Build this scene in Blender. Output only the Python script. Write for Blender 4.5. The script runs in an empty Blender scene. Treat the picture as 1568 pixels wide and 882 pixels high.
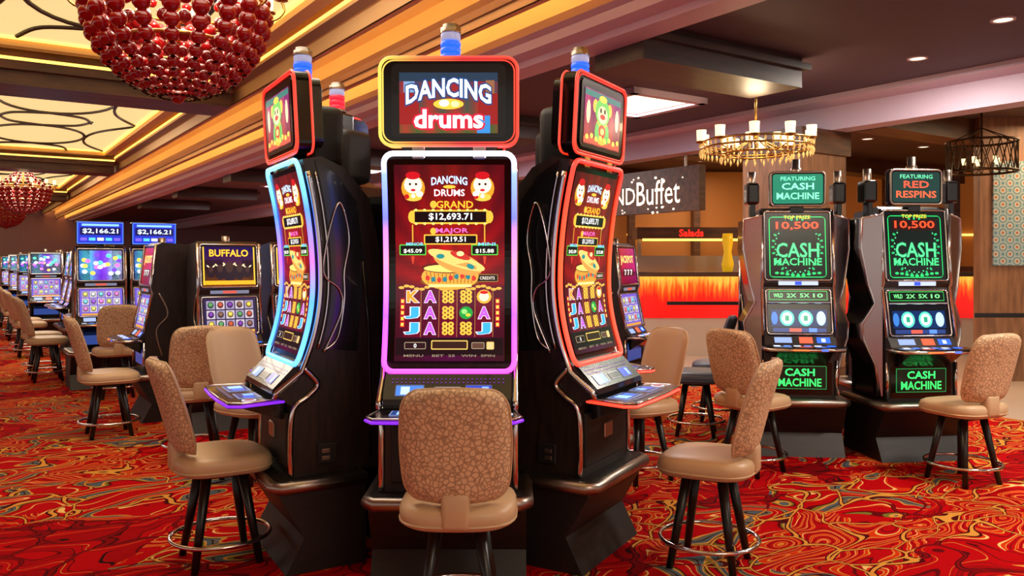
import bpy, bmesh, math, random
from mathutils import Vector, Matrix
random.seed(7)
scn=bpy.context.scene
scn.view_settings.view_transform='Standard'
scn.view_settings.look='None'
A34=math.radians(34)
CA,SA=math.cos(A34),math.sin(A34)
def ts(t,s,z=0): return (t*CA-s*SA, t*SA+s*CA, z)
def lin(c):
    o=[]
    for x in c[:3]:
        x=x/255.0
        o.append(x/12.92 if x<=.04045 else ((x+.055)/1.055)**2.4)
    return (o[0],o[1],o[2],1)
# ---------------------------------------------------------------- materials
def mat(name,rgb,rough=.5,metal=0,em=None,es=0,coat=0,nosample=False,spec=.5):
    m=bpy.data.materials.new(name); m.use_nodes=True
    b=m.node_tree.nodes['Principled BSDF']
    b.inputs['Base Color'].default_value=lin(rgb)
    b.inputs['Roughness'].default_value=rough
    b.inputs['Metallic'].default_value=metal
    b.inputs['Specular IOR Level'].default_value=spec
    b.inputs['Coat Weight'].default_value=coat
    if em:
        b.inputs['Emission Color'].default_value=lin(em); b.inputs['Emission Strength'].default_value=es
    if nosample: m.cycles.emission_sampling='NONE'
    return m
def N(m,t,**k):
    n=m.node_tree.nodes.new(t)
    for a,b in k.items(): setattr(n,a,b)
    return n
def L(m,a,b): m.node_tree.links.new(a,b)
def ramp(m,stops,interp='LINEAR'):
    r=N(m,'ShaderNodeValToRGB'); cr=r.color_ramp; cr.interpolation=interp
    while len(cr.elements)<len(stops): cr.elements.new(.5)
    for e,(p,c) in zip(cr.elements,stops):
        e.position=p; e.color=lin(c)
    return r
def bsdf(m): return m.node_tree.nodes['Principled BSDF']

M={}
M['black']=mat('black_gloss',(14,12,13),.22,coat=.3)
M['bezel']=mat('screen_bezel',(6,6,8),.12)
M['matte']=mat('black_matte',(16,14,14),.55)
M['chrome']=mat('chrome',(215,210,210),.14,1)
M['satin']=mat('dark_satin_chrome',(190,184,190),.24,1)
M['steel']=mat('brushed_steel',(165,152,142),.33,1)
M['vinyl']=mat('beige_vinyl',(200,168,130),.4)
M['leg']=mat('stool_leg_black',(16,13,12),.35)
M['gold']=mat('brass',(196,150,80),.25,1)
M['bronze']=mat('dark_bronze',(70,50,30),.4,1)
M['cream_em']=mat('candle_shade',(255,240,200),.5,em=(255,222,160),es=2.0)
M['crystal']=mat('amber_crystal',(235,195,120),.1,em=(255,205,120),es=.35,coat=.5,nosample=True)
M['blue_em']=mat('lamp_blue',(20,50,200),.3,em=(30,90,255),es=1.6)
M['red_em']=mat('lamp_red',(255,40,60),.3,em=(255,30,50),es=1.3)
M['clear_em']=mat('lamp_clear',(160,160,175),.2,em=(190,200,255),es=.45)
M['purple_em']=mat('deck_led_purple',(120,40,200),.3,em=(130,40,235),es=1.2)
def woodmat(key,name,lo,hi,rough,scl,ns):
    m=mat(name,lo,rough); M[key]=m
    tc=N(m,'ShaderNodeTexCoord'); mp=N(m,'ShaderNodeMapping'); mp.inputs['Scale'].default_value=scl
    nz=N(m,'ShaderNodeTexNoise'); nz.inputs['Scale'].default_value=ns; nz.inputs['Detail'].default_value=5
    r=ramp(m,[(.3,lo),(.7,hi)])
    L(m,tc.outputs['Object'],mp.inputs['Vector']);L(m,mp.outputs[0],nz.inputs['Vector']);L(m,nz.outputs['Fac'],r.inputs[0]);L(m,r.outputs[0],bsdf(m).inputs['Base Color'])
woodmat('wood','dark_wood',(18,12,10),(44,29,23),.38,(9,9,1.2),6)
woodmat('woodb','dark_wood_base',(12,8,7),(32,21,17),.5,(1.5,9,9),5)
woodmat('beam','beam_wood',(62,38,26),(106,68,44),.45,(1,6,6),2.5)
woodmat('dbeam','dark_beam_wood',(44,30,28),(70,48,42),.5,(1,6,6),2.5)
woodmat('pillar','pillar_wood',(110,74,50),(160,112,76),.5,(5,5,.7),3)
# pebbled fabric
m=mat('pebble_fabric',(210,175,140),.6); M['pebble']=m
tc=N(m,'ShaderNodeTexCoord')
vo=N(m,'ShaderNodeTexVoronoi',feature='DISTANCE_TO_EDGE'); vo.inputs['Scale'].default_value=48
r=ramp(m,[(0,(158,128,98)),(.06,(182,150,116)),(.16,(222,190,150)),(1,(232,204,164))])
bp=N(m,'ShaderNodeBump'); bp.inputs['Strength'].default_value=.4; bp.inputs['Distance'].default_value=.003
L(m,tc.outputs['Object'],vo.inputs['Vector']);L(m,vo.outputs['Distance'],r.inputs[0]);L(m,r.outputs[0],bsdf(m).inputs['Base Color'])
L(m,r.outputs[0],bp.inputs['Height']);L(m,bp.outputs[0],bsdf(m).inputs['Normal'])
M['slate']=mat('slate_vinyl',(70,80,100),.45)
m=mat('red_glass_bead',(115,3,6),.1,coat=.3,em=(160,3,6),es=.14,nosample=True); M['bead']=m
# screen art
m=mat('screen_art',(4,4,4),.18); M['art']=m
at=N(m,'ShaderNodeAttribute'); at.attribute_name='Col'
L(m,at.outputs['Color'],bsdf(m).inputs['Emission Color']); bsdf(m).inputs['Emission Strength'].default_value=1.5
m.cycles.emission_sampling='NONE'
def led(name,axis,lo,hi,stops,st=2.2):
    m=mat(name,(120,120,120),.3)
    tc=N(m,'ShaderNodeTexCoord'); sp=N(m,'ShaderNodeSeparateXYZ'); mr=N(m,'ShaderNodeMapRange')
    mr.inputs['From Min'].default_value=lo; mr.inputs['From Max'].default_value=hi
    r=ramp(m,stops)
    L(m,tc.outputs['Object'],sp.inputs[0]);L(m,sp.outputs[axis],mr.inputs[0]);L(m,mr.outputs[0],r.inputs[0]);L(m,r.outputs[0],bsdf(m).inputs['Emission Color'])
    bsdf(m).inputs['Emission Strength'].default_value=st
    return m
M['led_rain']=led('led_rainbow','Z',1.0,2.0,[(0,(240,60,220)),(.25,(140,60,255)),(.5,(255,110,150)),(.7,(80,90,255)),(.9,(110,140,255)),(1,(250,245,255))],2.8)
M['led_blue']=led('led_blue','Z',1.0,2.0,[(0,(80,160,255)),(.3,(50,130,255)),(.5,(150,80,255)),(.75,(50,110,255)),(1,(110,210,255))],3.0)
M['led_red']=led('led_red','Z',1.0,2.0,[(0,(255,50,30)),(.5,(255,60,10)),(1,(235,25,20))],2.6)
M['led_topc']=led('led_topper_rainbow','X',-.32,.32,[(0,(255,225,90)),(.3,(255,120,60)),(.6,(225,40,50)),(1,(255,50,30))],1.2)
M['led_topr']=led('led_topper_red','Z',2.0,2.5,[(0,(255,50,20)),(1,(225,22,16))],1.2)
# ---------------------------------------------------------------- mesh builder
class MB:
    def __init__(s): s.v=[];s.f=[];s.mi=[];s.sm=[];s.c=[];s.mats=[]
    def slot(s,k):
        if k not in s.mats: s.mats.append(k)
        return s.mats.index(k)
    def add(s,g,k,smooth=False,X=None,col=None):
        vs,fs=g; o=len(s.v)
        if X is not None: vs=[tuple(X@Vector(p)) for p in vs]
        s.v+=[tuple(p) for p in vs]; i=s.slot(k)
        for f in fs:
            s.f.append([a+o for a in f]); s.mi.append(i); s.sm.append(smooth); s.c.append(col)
    def mesh(s,name,recalc=True):
        me=bpy.data.meshes.new(name); me.from_pydata(s.v,[],s.f)
        for k in s.mats: me.materials.append(M[k])
        me.polygons.foreach_set('material_index',s.mi); me.polygons.foreach_set('use_smooth',s.sm)
        if any(c is not None for c in s.c):
            ca=me.color_attributes.new('Col','FLOAT_COLOR','CORNER')
            for p,c in zip(me.polygons,s.c):
                if c is None: continue
                for q,li in enumerate(p.loop_indices):
                    ca.data[li].color = c[q] if isinstance(c,list) else c
        me.update()
        if recalc:
            bm=bmesh.new(); bm.from_mesh(me); bmesh.ops.recalc_face_normals(bm,faces=bm.faces); bm.to_mesh(me); bm.free()
        return me
def inst(me,name,loc=(0,0,0),rz=0,sc=1):
    o=bpy.data.objects.new(name,me); o.location=loc; o.rotation_euler=(0,0,rz); o.scale=(sc,sc,sc); scn.collection.objects.link(o); return o
def box(x0,x1,y0,y1,z0,z1):
    return ([(x0,y0,z0),(x1,y0,z0),(x1,y1,z0),(x0,y1,z0),(x0,y0,z1),(x1,y0,z1),(x1,y1,z1),(x0,y1,z1)],
     [(3,2,1,0),(4,5,6,7),(0,1,5,4),(1,2,6,5),(2,3,7,6),(3,0,4,7)])
def rbox(x0,x1,y0,y1,z0,z1,b=.01,seg=2):
    bm=bmesh.new(); bmesh.ops.create_cube(bm,size=1)
    for v in bm.verts: v.co=Vector(((x0+x1)/2+v.co.x*(x1-x0),(y0+y1)/2+v.co.y*(y1-y0),(z0+z1)/2+v.co.z*(z1-z0)))
    bmesh.ops.bevel(bm,geom=bm.edges[:],offset=b,segments=seg,affect='EDGES',profile=.5)
    bm.verts.index_update(); g=([tuple(v.co) for v in bm.verts],[[v.index for v in f.verts] for f in bm.faces]); bm.free(); return g
def prism(prof,x0,x1):
    n=len(prof); vs=[(x0,y,z) for y,z in prof]+[(x1,y,z) for y,z in prof]
    return vs,[tuple(range(n)),tuple(range(2*n-1,n-1,-1))]+[(i,(i+1)%n,(i+1)%n+n,i+n) for i in range(n)]
def slab(poly,y0,y1):
    n=len(poly); vs=[(x,y0,z) for x,z in poly]+[(x,y1,z) for x,z in poly]
    return vs,[tuple(range(n)),tuple(range(2*n-1,n-1,-1))]+[(i,(i+1)%n,(i+1)%n+n,i+n) for i in range(n)]
def plan(poly,z0,z1):
    n=len(poly); vs=[(x,y,z0) for x,y in poly]+[(x,y,z1) for x,y in poly]
    return vs,[tuple(range(n)),tuple(range(2*n-1,n-1,-1))]+[(i,(i+1)%n,(i+1)%n+n,i+n) for i in range(n)]
def tube(path,r,n=8,closed=False):
    P=[Vector(p) for p in path]; m=len(P); vs=[];fs=[]
    prev=None
    for i in range(m):
        if closed: T=(P[(i+1)%m]-P[i-1])
        else: T=P[min(i+1,m-1)]-P[max(i-1,0)]
        T.normalize()
        if prev is None:
            a=Vector((0,0,1)) if abs(T.z)<.9 else Vector((1,0,0)); prev=(a-T*a.dot(T)).normalized()
        else: prev=(prev-T*prev.dot(T)).normalized()
        b=T.cross(prev); rr=r[i] if isinstance(r,(list,tuple)) else r
        for k in range(n):
            a=2*math.pi*k/n; vs.append(P[i]+prev*math.cos(a)*rr+b*math.sin(a)*rr)
    for i in range(m if closed else m-1):
        j=(i+1)%m
        for k in range(n): fs.append((i*n+k,i*n+(k+1)%n,j*n+(k+1)%n,j*n+k))
    if not closed: fs+= [tuple(range(n)),tuple(range((m-1)*n,m*n))]
    return [tuple(v) for v in vs],fs
def smooth_path(pts,n=6):
    P=[Vector(p) for p in pts]; out=[]
    for i in range(len(P)-1):
        a=P[max(i-1,0)];b=P[i];c=P[i+1];d=P[min(i+2,len(P)-1)]
        for k in range(n):
            t=k/n; out.append(.5*((2*b)+(c-a)*t+(2*a-5*b+4*c-d)*t*t+(3*b-a-3*c+d)*t**3))
    out.append(P[-1]); return out
def lathe(prof,n=20,c=(0,0,0)):
    vs=[];fs=[]
    for r,z in prof:
        for k in range(n):
            a=2*math.pi*k/n; vs.append((c[0]+r*math.cos(a),c[1]+r*math.sin(a),c[2]+z))
    for i in range(len(prof)-1):
        for k in range(n): fs.append((i*n+k,i*n+(k+1)%n,(i+1)*n+(k+1)%n,(i+1)*n+k))
    return vs,fs
def ball(c,r,n=10,m=7): 
    return lathe([(max(r*math.sin(math.pi*i/m),1e-4),-r*math.cos(math.pi*i/m)) for i in range(m+1)],n,c)
def rrect(hx,z0,z1,rad,n=5,cx=0):
    out=[]
    for (sx,cz,a0) in ((hx-rad,z1-rad,0),(-hx+rad,z1-rad,90),(-hx+rad,z0+rad,180),(hx-rad,z0+rad,270)):
        for k in range(n+1):
            a=math.radians(a0+90*k/n); out.append((cx+sx+rad*math.cos(a),cz+rad*math.sin(a)))
    return out
def densify(pts,step):
    out=[]
    for i in range(len(pts)):
        a=Vector((*pts[i],0));b=Vector((*pts[(i+1)%len(pts)],0)); n=max(1,int((b-a).length/step))
        for k in range(n): p=a.lerp(b,k/n); out.append((p.x,p.y))
    return out
# ---------------------------------------------------------------- text
_tc={}
def textgeo(s,off=0.0):
    key=(s,off)
    if key in _tc: return _tc[key]
    c=bpy.data.curves.new('t','FONT'); c.body=s; c.resolution_u=2; c.offset=off; c.size=1
    o=bpy.data.objects.new('t',c); scn.collection.objects.link(o)
    bpy.context.view_layer.update()
    dg=bpy.context.evaluated_depsgraph_get(); e=o.evaluated_get(dg); me=e.to_mesh()
    vs=[(v.co.x,v.co.y) for v in me.vertices]; fs=[tuple(p.vertices) for p in me.polygons]
    e.to_mesh_clear(); bpy.data.objects.remove(o); bpy.data.curves.remove(c)
    _tc[key]=(vs,fs); return vs,fs
class Art:
    def __init__(s,mb,fn,k='art'): s.mb=mb; s.fn=fn; s.k=k
    def pts(s,ps,col,l=1):
        s.mb.add(([s.fn(x,z,l) for x,z in ps],[tuple(range(len(ps)))]),s.k,col=lin(col))
    def rect(s,cx,cz,w,h,col,l=1,rad=0):
        if rad>0: s.pts(rrect(w/2,cz-h/2,cz+h/2,rad,3,cx),col,l)
        else: s.pts([(cx-w/2,cz-h/2),(cx+w/2,cz-h/2),(cx+w/2,cz+h/2),(cx-w/2,cz+h/2)],col,l)
    def oval(s,cx,cz,a,b,col,l=1,n=16,rot=0):
        ps=[]
        for k in range(n):
            t=2*math.pi*k/n; x=a*math.cos(t); z=b*math.sin(t)
            ps.append((cx+x*math.cos(rot)-z*math.sin(rot),cz+x*math.sin(rot)+z*math.cos(rot)))
        s.pts(ps,col,l)
    def bg(s,x0,x1,z0,z1,fcol,nx=8,nz=30,l=0):
        for i in range(nx):
            for j in range(nz):
                q=[(i,j),(i+1,j),(i+1,j+1),(i,j+1)]; P=[];C=[]
                for a,b in q:
                    u=a/nx;v=b/nz; P.append(s.fn(x0+(x1-x0)*u,z0+(z1-z0)*v,l)); C.append(lin(fcol(u,v)))
                s.mb.add((P,[(0,1,2,3)]),s.k,col=C)
    def text(s,t,cx,cz,w,h,col,l=2,bold=.015,bend=0,outline=None,ow=.05):
        base,_=textgeo(t,0); xs=[p[0] for p in base]; ys=[p[1] for p in base]
        x0,x1,y0,y1=min(xs),max(xs),min(ys),max(ys)
        def put(off,c,ll):
            vs,fs=textgeo(t,off); P=[]
            for x,y in vs:
                u=(x-(x0+x1)/2)/(x1-x0)*w; v=(y-(y0+y1)/2)/(y1-y0)*h
                v+=bend*(1-(2*u/w)**2)
                P.append(s.fn(cx+u,cz+v,ll))
            s.mb.add((P,fs),s.k,col=lin(c))
        if outline: put(ow,outline,l-.5)
        put(bold,col,l)
    def frame(s,cx,cz,w,h,t,col,inner,l=1,rad=.005):
        s.rect(cx,cz,w,h,col,l,rad); s.rect(cx,cz,w-2*t,h-2*t,inner,l+1,rad*.6)
# ---------------------------------------------------------------- curved-screen machine
def cy(z):
    if z>1.4: return .08*(1-((z-1.4)/.59)**2)
    return .08*(1-((1.4-z)/.4)**2)
def kbase(mb,hw,front,back,top=.45):
    prof=[(front+.03,top-.07),(front+.15,.17),(front+.06,0),(back,0),(back,top),(front+.03,top)]
    mb.add(prism(prof,-hw,hw),'woodb')
    z=top-.03
    mb.add(tube([(-hw-.002,back,z),(-hw-.002,front+.04,z),(-hw+.03,front+.01,z),(hw-.03,front+.01,z),(hw+.002,front+.04,z),(hw+.002,back,z)],.032,10),'steel',True)
def candle(mb,y,z,col='blue_em'):
    c=(0,y,z)
    mb.add(lathe([(.001,0),(.058,0),(.058,.015),(.048,.022)],16,c),'steel',True)
    for i in range(3):
        zz=.022+i*.03
        mb.add(lathe([(.046,zz),(.048,zz+.004),(.048,zz+.021),(.041,zz+.026)],16,c),col,True)
    mb.add(lathe([(.045,.112),(.047,.118),(.047,.14),(.045,.145)],16,c),'clear_em',True)
    mb.add(lathe([(.049,.145),(.049,.17),(.038,.173),(.038,.187),(.001,.19)],16,c),'steel',True)
def pod_machine(variant):
    mb=MB()
    zs=[2.0-.03*i for i in range(34)]
    prof=[(cy(z)+.03,z) for z in zs]+[(-.09,.89),(-.09,.84),(-.03,.80),(-.03,.45),(.43,.45),(.43,1.55),(.37,1.82),(.24,1.97),(.12,2.02)]
    mb.add(prism(prof,-.29,.29),'wood')
    mb.add(prism([(cy(z)+.09,z) for z in zs[:32]]+[(.30,1.05),(.34,1.5),(.30,1.8),(.2,1.93)],-.297,.297),'black')
    mb.add(prism([(cy(z),z) for z in zs[1:33]]+[(cy(z)+.045,z) for z in reversed(zs[1:33])],-.287,.287),'bezel')
    mp=densify(rrect(.300,.995,1.995,.045,5),.04)
    mb.add(tube([(x,cy(z)-.004,z) for x,z in mp],.0125,8,True),'ledm',True)
    for sx in (-1,1):
        x=sx*.305
        p=[(x,cy(z)+.035,z) for z in zs[2:32]]+[(x,.02,.96),(x,-.10,.87),(x,-.11,.84)]
        mb.add(tube(p,.015,8),'chrome',True)
        mb.add(tube([(sx*.30,cy(z)+.075,z) for z in zs[2:32]],.006,6),'chrome',True)
        mb.add(tube(smooth_path([(x,.03,.98),(x,.10,.90),(x,.05,.84),(x,-.02,.78),(x,-.035,.6),(x,-.03,.46)]),.014,8),'chrome',True)
        mb.add(tube(smooth_path([(x,.13,1.05),(x,.22,1.25),(x,.21,1.36),(x,.14,1.42),(x,.13,1.5),(x,.17,1.7),(x,.215,1.79),(x,.26,1.62),(x,.235,1.45),(x,.235,1.3),(x,.2,1.12),(x,.13,1.06)]),.0055,6),'chrome',True)
        mb.add(rbox(min(x,x-sx*.02),max(x,x-sx*.02),.1,.2,.5,.6,.004,1),'matte')
        for k in range(2): mb.add(rbox(min(x,x+sx*.004),max(x,x+sx*.004),.12,.16,.52+.035*k,.54+.035*k,.001,1),'steel')
        mb.add(tube([(x,.33,1.5),(x,.36,1.2),(x,.37,.8),(x,.37,.5)],.006,6),'black',True)
    a=Art(mb,lambda x,z,l:(x,cy(z)-.0022-.0007*l,z))
    px=lambda p:(p-690)/333.0
    pz=lambda p:1.5-(p-400)/333.0
    def bgc(u,v):
        d=min(1,abs(u-.5)*2); g=.55+.45*math.sin(v*3.1)
        ray=.86+.14*math.sin(math.atan2(v-.36,u-.5)*22)
        r=(172*g*(1-.35*d)+16)*(ray if v>.38 else 1)
        if v<.38: return (r*.6,10,26+26*(1-d))
        return (r,8+12*(1-d),18)
    a.bg(-.255,.255,1.04,1.945,bgc,20,40)
    for (x,fl) in ((634,1),(741,-1)):
        a.oval(px(x),pz(287),.055,.058,(214,150,40),1); a.oval(px(x),pz(282),.042,.04,(250,225,205),2)
        a.oval(px(x),pz(268),.034,.018,(190,20,30),3); a.oval(px(x)-.014,pz(281),.006,.006,(40,20,20),3,8); a.oval(px(x)+.014,pz(281),.006,.006,(40,20,20),3,8)
        a.oval(px(x),pz(290),.012,.006,(200,30,40),3,8); a.oval(px(x),pz(301),.04,.018,(235,190,70),3); a.oval(px(x)+fl*.03,pz(296),.016,.014,(255,250,235),4,10)
        a.oval(px(x)-.03,pz(300),.012,.012,(190,30,30),4,8); a.oval(px(x),pz(299),.01,.01,(250,240,220),4,8)
    a.text('DANCING',px(690),pz(277),.165,.034,(230,250,255),3,bend=.008,outline=(20,90,150))
    a.text('DRUMS',px(690),pz(294),.14,.03,(235,250,255),3,outline=(180,20,40))
    a.oval(px(690),pz(285),.03,.008,(250,190,60),2.2,10)
    a.text('GRAND',px(698),pz(312),.17,.032,(255,190,50),3,outline=(150,20,10))
    a.oval(px(665),pz(312),.016,.018,(235,180,60),3.4,10)
    a.frame(px(691),pz(331),.35,.066,.008,(235,180,60),(15,8,10),1); a.text('$12,693.71',px(691),pz(331),.2,.034,(255,250,250),4,bold=.02)
    a.oval(px(632),pz(331),.02,.03,(235,180,60),2,10); a.oval(px(751),pz(331),.02,.03,(235,180,60),2,10)
    for k in range(9): a.oval(px(691)+(-.16+.04*k),pz(341.5),.008,.006,(255,225,120),3,6); a.oval(px(691)+(-.16+.04*k),pz(320.5),.008,.006,(255,225,120),3,6)
    a.text('MAJOR',px(693),pz(353),.15,.028,(255,110,190),3,outline=(90,10,60))
    a.oval(px(664),pz(353),.014,.016,(235,180,60),3.4,10)
    a.frame(px(691),pz(366),.25,.048,.006,(235,180,60),(15,8,10),1); a.text('$1,219.51',px(691),pz(366),.14,.026,(255,250,250),4,bold=.02)
    for x,t in ((632,'$45.09'),(744,'$15.88')):
        a.frame(px(x),pz(382),.125,.05,.005,(80,190,60),(12,12,12),1); a.text(t,px(x),pz(384),.085,.02,(255,255,240),4)
        a.text('MINOR' if x==632 else 'MINI',px(x)+.01,pz(373),.08,.014,(120,220,255),4)
        a.pts([(px(x)-.003,pz(343)),(px(x)+.003,pz(343)),(px(x)+.003,pz(370)),(px(x)-.003,pz(370))],(220,160,50),1)
        a.pts([(px(x)-.008,pz(392)),(px(x)+.008,pz(392)),(px(x)+.003,pz(404)),(px(x)-.003,pz(404))],(200,60,40),1)
    a.oval(px(690),pz(431),.14,.03,(120,70,20),1,24); a.oval(px(690),pz(424),.135,.062,(224,160,60),2,24)
    a.oval(px(690),pz(410),.135,.026,(90,20,20),3,24); a.oval(px(688),pz(411),.118,.018,(250,215,110),4,20)
    for i in range(9): a.oval(px(655+i*9),pz(426+3*math.sin(i*.8)),.011,.013,((30,120,130) if i%2 else (200,50,40)),4,8)
    for i in range(13): a.pts([(px(652+i*6.2),pz(416)),(px(653.5+i*6.2),pz(416)),(px(657+i*5.6),pz(434)),(px(655.5+i*5.6),pz(434))],(170,95,30),3.5)
    a.rect(px(690),pz(438),.2,.012,(250,225,140),4)
    a.oval(px(700),pz(398),.14,.03,(246,200,110),5,24,-.32); a.oval(px(702),pz(402),.12,.048,(226,150,70),4.6,24,-.32)
    a.oval(px(706),pz(391),.05,.016,(190,50,40),6,12,-.32); a.oval(px(675),pz(392),.02,.012,(30,130,130),6,10); a.oval(px(722),pz(408),.02,.012,(30,130,130),6,10,-.4)
    a.oval(px(706),pz(388),.018,.012,(255,230,150),7,10)
    a.frame(px(748),pz(426),.1,.035,.003,(150,120,60),(20,12,14),1); a.text('CREDITS',px(748),pz(426),.07,.014,(240,220,200),4)
    for k in range(20):
        u=-.24+.024*k; a.oval(u+.012,pz(441)+.008*math.sin(k*1.3),.014,.007,(225,170,70),1,8)
    cols=[631,659,687,715,743]; rows=[455,480,504]
    for i in range(5):
        c0=(80,8,36) if i%2 else (98,8,34)
        a.bg(px(cols[i])-.04,px(cols[i])+.04,pz(517),pz(443),lambda u,v,c0=c0:c0,1,8,.7)
        a.bg(px(cols[i])+.0405,px(cols[i])+.0425,pz(517),pz(443),lambda u,v:(190,130,60),1,8,1.0)
    sym=[['K','J','J'],['A','A','A'],['c','c','c'],['c','g','c'],['f','A','J']]
    for i,x in enumerate(cols):
        for j,y in enumerate(rows):
            s=sym[i][j]; X,Z=px(x),pz(y)
            if s in 'KAJ':
                col={'K':(255,150,40),'A':(190,90,220),'J':(60,170,235)}[s]
                a.text(s,X,Z,.044,.048,col,3.4,bold=.05,outline=(250,240,250),ow=.08)
            elif s=='c':
                for dx,dz in ((-.014,.019),(.014,.019),(-.014,0),(.014,0),(-.014,-.019),(.014,-.019)):
                    a.oval(X+dx,Z+dz,.014,.012,(245,190,70),2.5,10); a.oval(X+dx,Z+dz,.006,.005,(150,80,20),3.5,8)
            elif s=='g':
                a.oval(X,Z,.032,.03,(30,150,60),2.5,12); a.oval(X-.008,Z+.006,.014,.012,(150,230,120),3.5,8); a.oval(X+.01,Z-.01,.012,.008,(230,200,60),3.5,8)
            else:
                a.oval(X,Z,.035,.033,(235,170,60),2.5,12); a.oval(X,Z,.024,.022,(250,220,190),3.5,10); a.oval(X,Z+.02,.02,.008,(200,20,30),4.5,8)
    for x in (616,764):
        for k in range(5): a.rect(px(x),pz(462+9*k),.02,.024,(200,40,40),1.5); a.rect(px(x),pz(462+9*k),.012,.014,(250,220,90),2.5)
    a.rect(0,pz(525),.5,.04,(24,12,18),1.5); a.rect(0,pz(538),.5,.04,(24,12,18),1.5)
    a.frame(px(637),pz(530),.1,.032,.003,(160,140,110),(40,20,26),3); a.text('0',px(637),pz(530),.012,.018,(255,255,255),5)
    a.frame(px(690),pz(529),.17,.042,.005,(220,180,90),(50,28,24),3)
    a.frame(px(734),pz(530),.06,.03,.003,(160,140,110),(90,60,50),3); a.frame(px(753),pz(530),.035,.035,.003,(220,180,90),(220,190,130),3)
    a.text('MENU    BET  25   WIN  SPIN',0,pz(545),.42,.010,(140,124,100),4)
    mb.add(prism([(.03,.99),(-.015,.985),(-.115,.885),(-.12,.86),(.0,.85)],-.285,.285),'black')
    d=Art(mb,lambda x,z,l:(x,-.015-(.985-z)-.0025-.0006*l,z))
    for i in range(26):
        for j in range(2): d.rect(-.25+i*.02,.965-.014*j,.008,.005,(90,30,120),1)
    d.frame(-.17,.92,.13,.045,.004,(70,80,120),(60,120,210),1); d.rect(-.19,.92,.04,.03,(190,225,255),4)
    d.frame(.14,.92,.12,.045,.004,(70,70,110),(30,60,190),1); d.rect(.17,.92,.03,.03,(140,180,255),4)
    d.frame(0,.92,.12,.03,.003,(120,110,120),(20,18,24),1)
    poly=[(-.285,-.06),(-.31,-.16),(-.335,-.27),(-.30,-.325),(-.1,-.335),(.1,-.335),(.30,-.325),(.335,-.27),(.31,-.16),(.285,-.06)]
    mb.add(plan(poly,.812,.838),'black')
    mb.add(tube([(x,y,.822) for x,y in poly],.007,8),'ledd',True)
    mb.add(tube([(x*.99,y*.99,.836) for x,y in poly],.006,8),'chrome',True)
    e=Art(mb,lambda x,z,l:(x,z,.8395+.0006*l))
    e.frame(-.14,-.2,.2,.11,.006,(120,130,170),(40,60,120),1); e.rect(-.17,-.2,.08,.07,(150,200,255),3); e.rect(-.09,-.2,.05,.06,(60,110,230),3)
    e.frame(.12,-.2,.16,.11,.006,(120,130,170),(50,60,110),1); e.rect(.1,-.19,.05,.05,(130,180,255),3); e.oval(.16,-.2,.03,.028,(40,90,255),3)
    e.oval(.26,-.22,.035,.035,(200,205,220),1); e.oval(.26,-.22,.026,.026,(150,60,80),2)
    e.rect(-.03,-.28,.4,.02,(60,60,90),1)
    mb.add(prism([(-.03,.815),(-.25,.812),(-.24,.79),(-.05,.72)],-.2,.2),'black')
    mb.add(rbox(-.26,.26,-.045,-.02,.49,.76,.01,2),'matte')
    mb.add(rbox(-.05,.05,-.055,-.04,.6,.68,.006,1),'steel')
    kbase(mb,.355,-.13,.33)
    # topper
    X=Matrix.Translation((0,.05,2.02))@Matrix.Rotation(math.radians(3),4,'X')@Matrix.Translation((0,0,-2.02))
    o=rrect(.315,2.035,2.435,.055,6)
    mb.add(slab(o,-.05,.03),'bezel',X=X)
    mb.add(slab(rrect(.285,2.065,2.41,.05,6),.03,.09),'black',X=X)
    mb.add(tube([(x,-.05,z) for x,z in densify(o,.05)],.008,8,True),'ledt',True,X=X)
    mb.add(tube([(x*.955,-.053,2.235+(z-2.235)*.93) for x,z in densify(o,.05)],.0035,6,True),'ledt',True,X=X)
    mb.add(tube([(x,.028,z) for x,z in densify(o,.05)],.007,6,True),'ledt',True,X=X)
    mb.add(slab([(-.25,2.05),(-.2,2.01),(.2,2.01),(.25,2.05)],-.045,.02),'black',X=X)
    mb.add(slab(rrect(.262,2.07,2.405,.03,4),-.056,-.05),'black',X=X)
    b=Art(mb,lambda x,z,l:tuple(X@Vector((x,-.058-.0008*l,z))))
    if variant==0:
        def bt(u,v):
            s=math.sin(u*25)*.5+.5
            return (60+90*s,20+30*(1-s)+30*(1-v),30+60*v*(1-s))
        b.bg(-.225,.225,2.09,2.365,bt,16,6)
        b.rect(0,2.345,.45,.04,(30,50,70),.6); b.rect(-.18,2.2,.09,.14,(140,20,20),.7); b.rect(.18,2.2,.09,.14,(140,20,20),.7); b.rect(.16,2.13,.06,.08,(50,130,200),.8)
        b.rect(-.18,2.3,.05,.05,(120,150,190),.8); b.rect(.19,2.3,.04,.06,(140,90,60),.8)
        b.text('DANCING',0,2.262,.385,.08,(240,250,255),4,bold=.03,bend=.035,outline=(15,60,120),ow=.085)
        b.text('drums',0,2.155,.31,.08,(245,250,255),4,bold=.03,outline=(200,20,50),ow=.10)
        b.oval(0,2.222,.07,.024,(250,190,60),4.5); b.oval(-.02,2.226,.024,.016,(255,240,220),5,10); b.oval(.03,2.222,.02,.014,(255,220,160),5,10)
    else:
        def bt(u,v):
            s=math.sin(u*19)*.5+.5
            return (110+60*s,30+30*s,50+60*v)
        b.bg(-.225,.225,2.09,2.365,bt,12,6)
        b.rect(0,2.345,.45,.03,(60,120,110),.6); b.rect(0,2.11,.45,.03,(200,90,70),.6)
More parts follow.
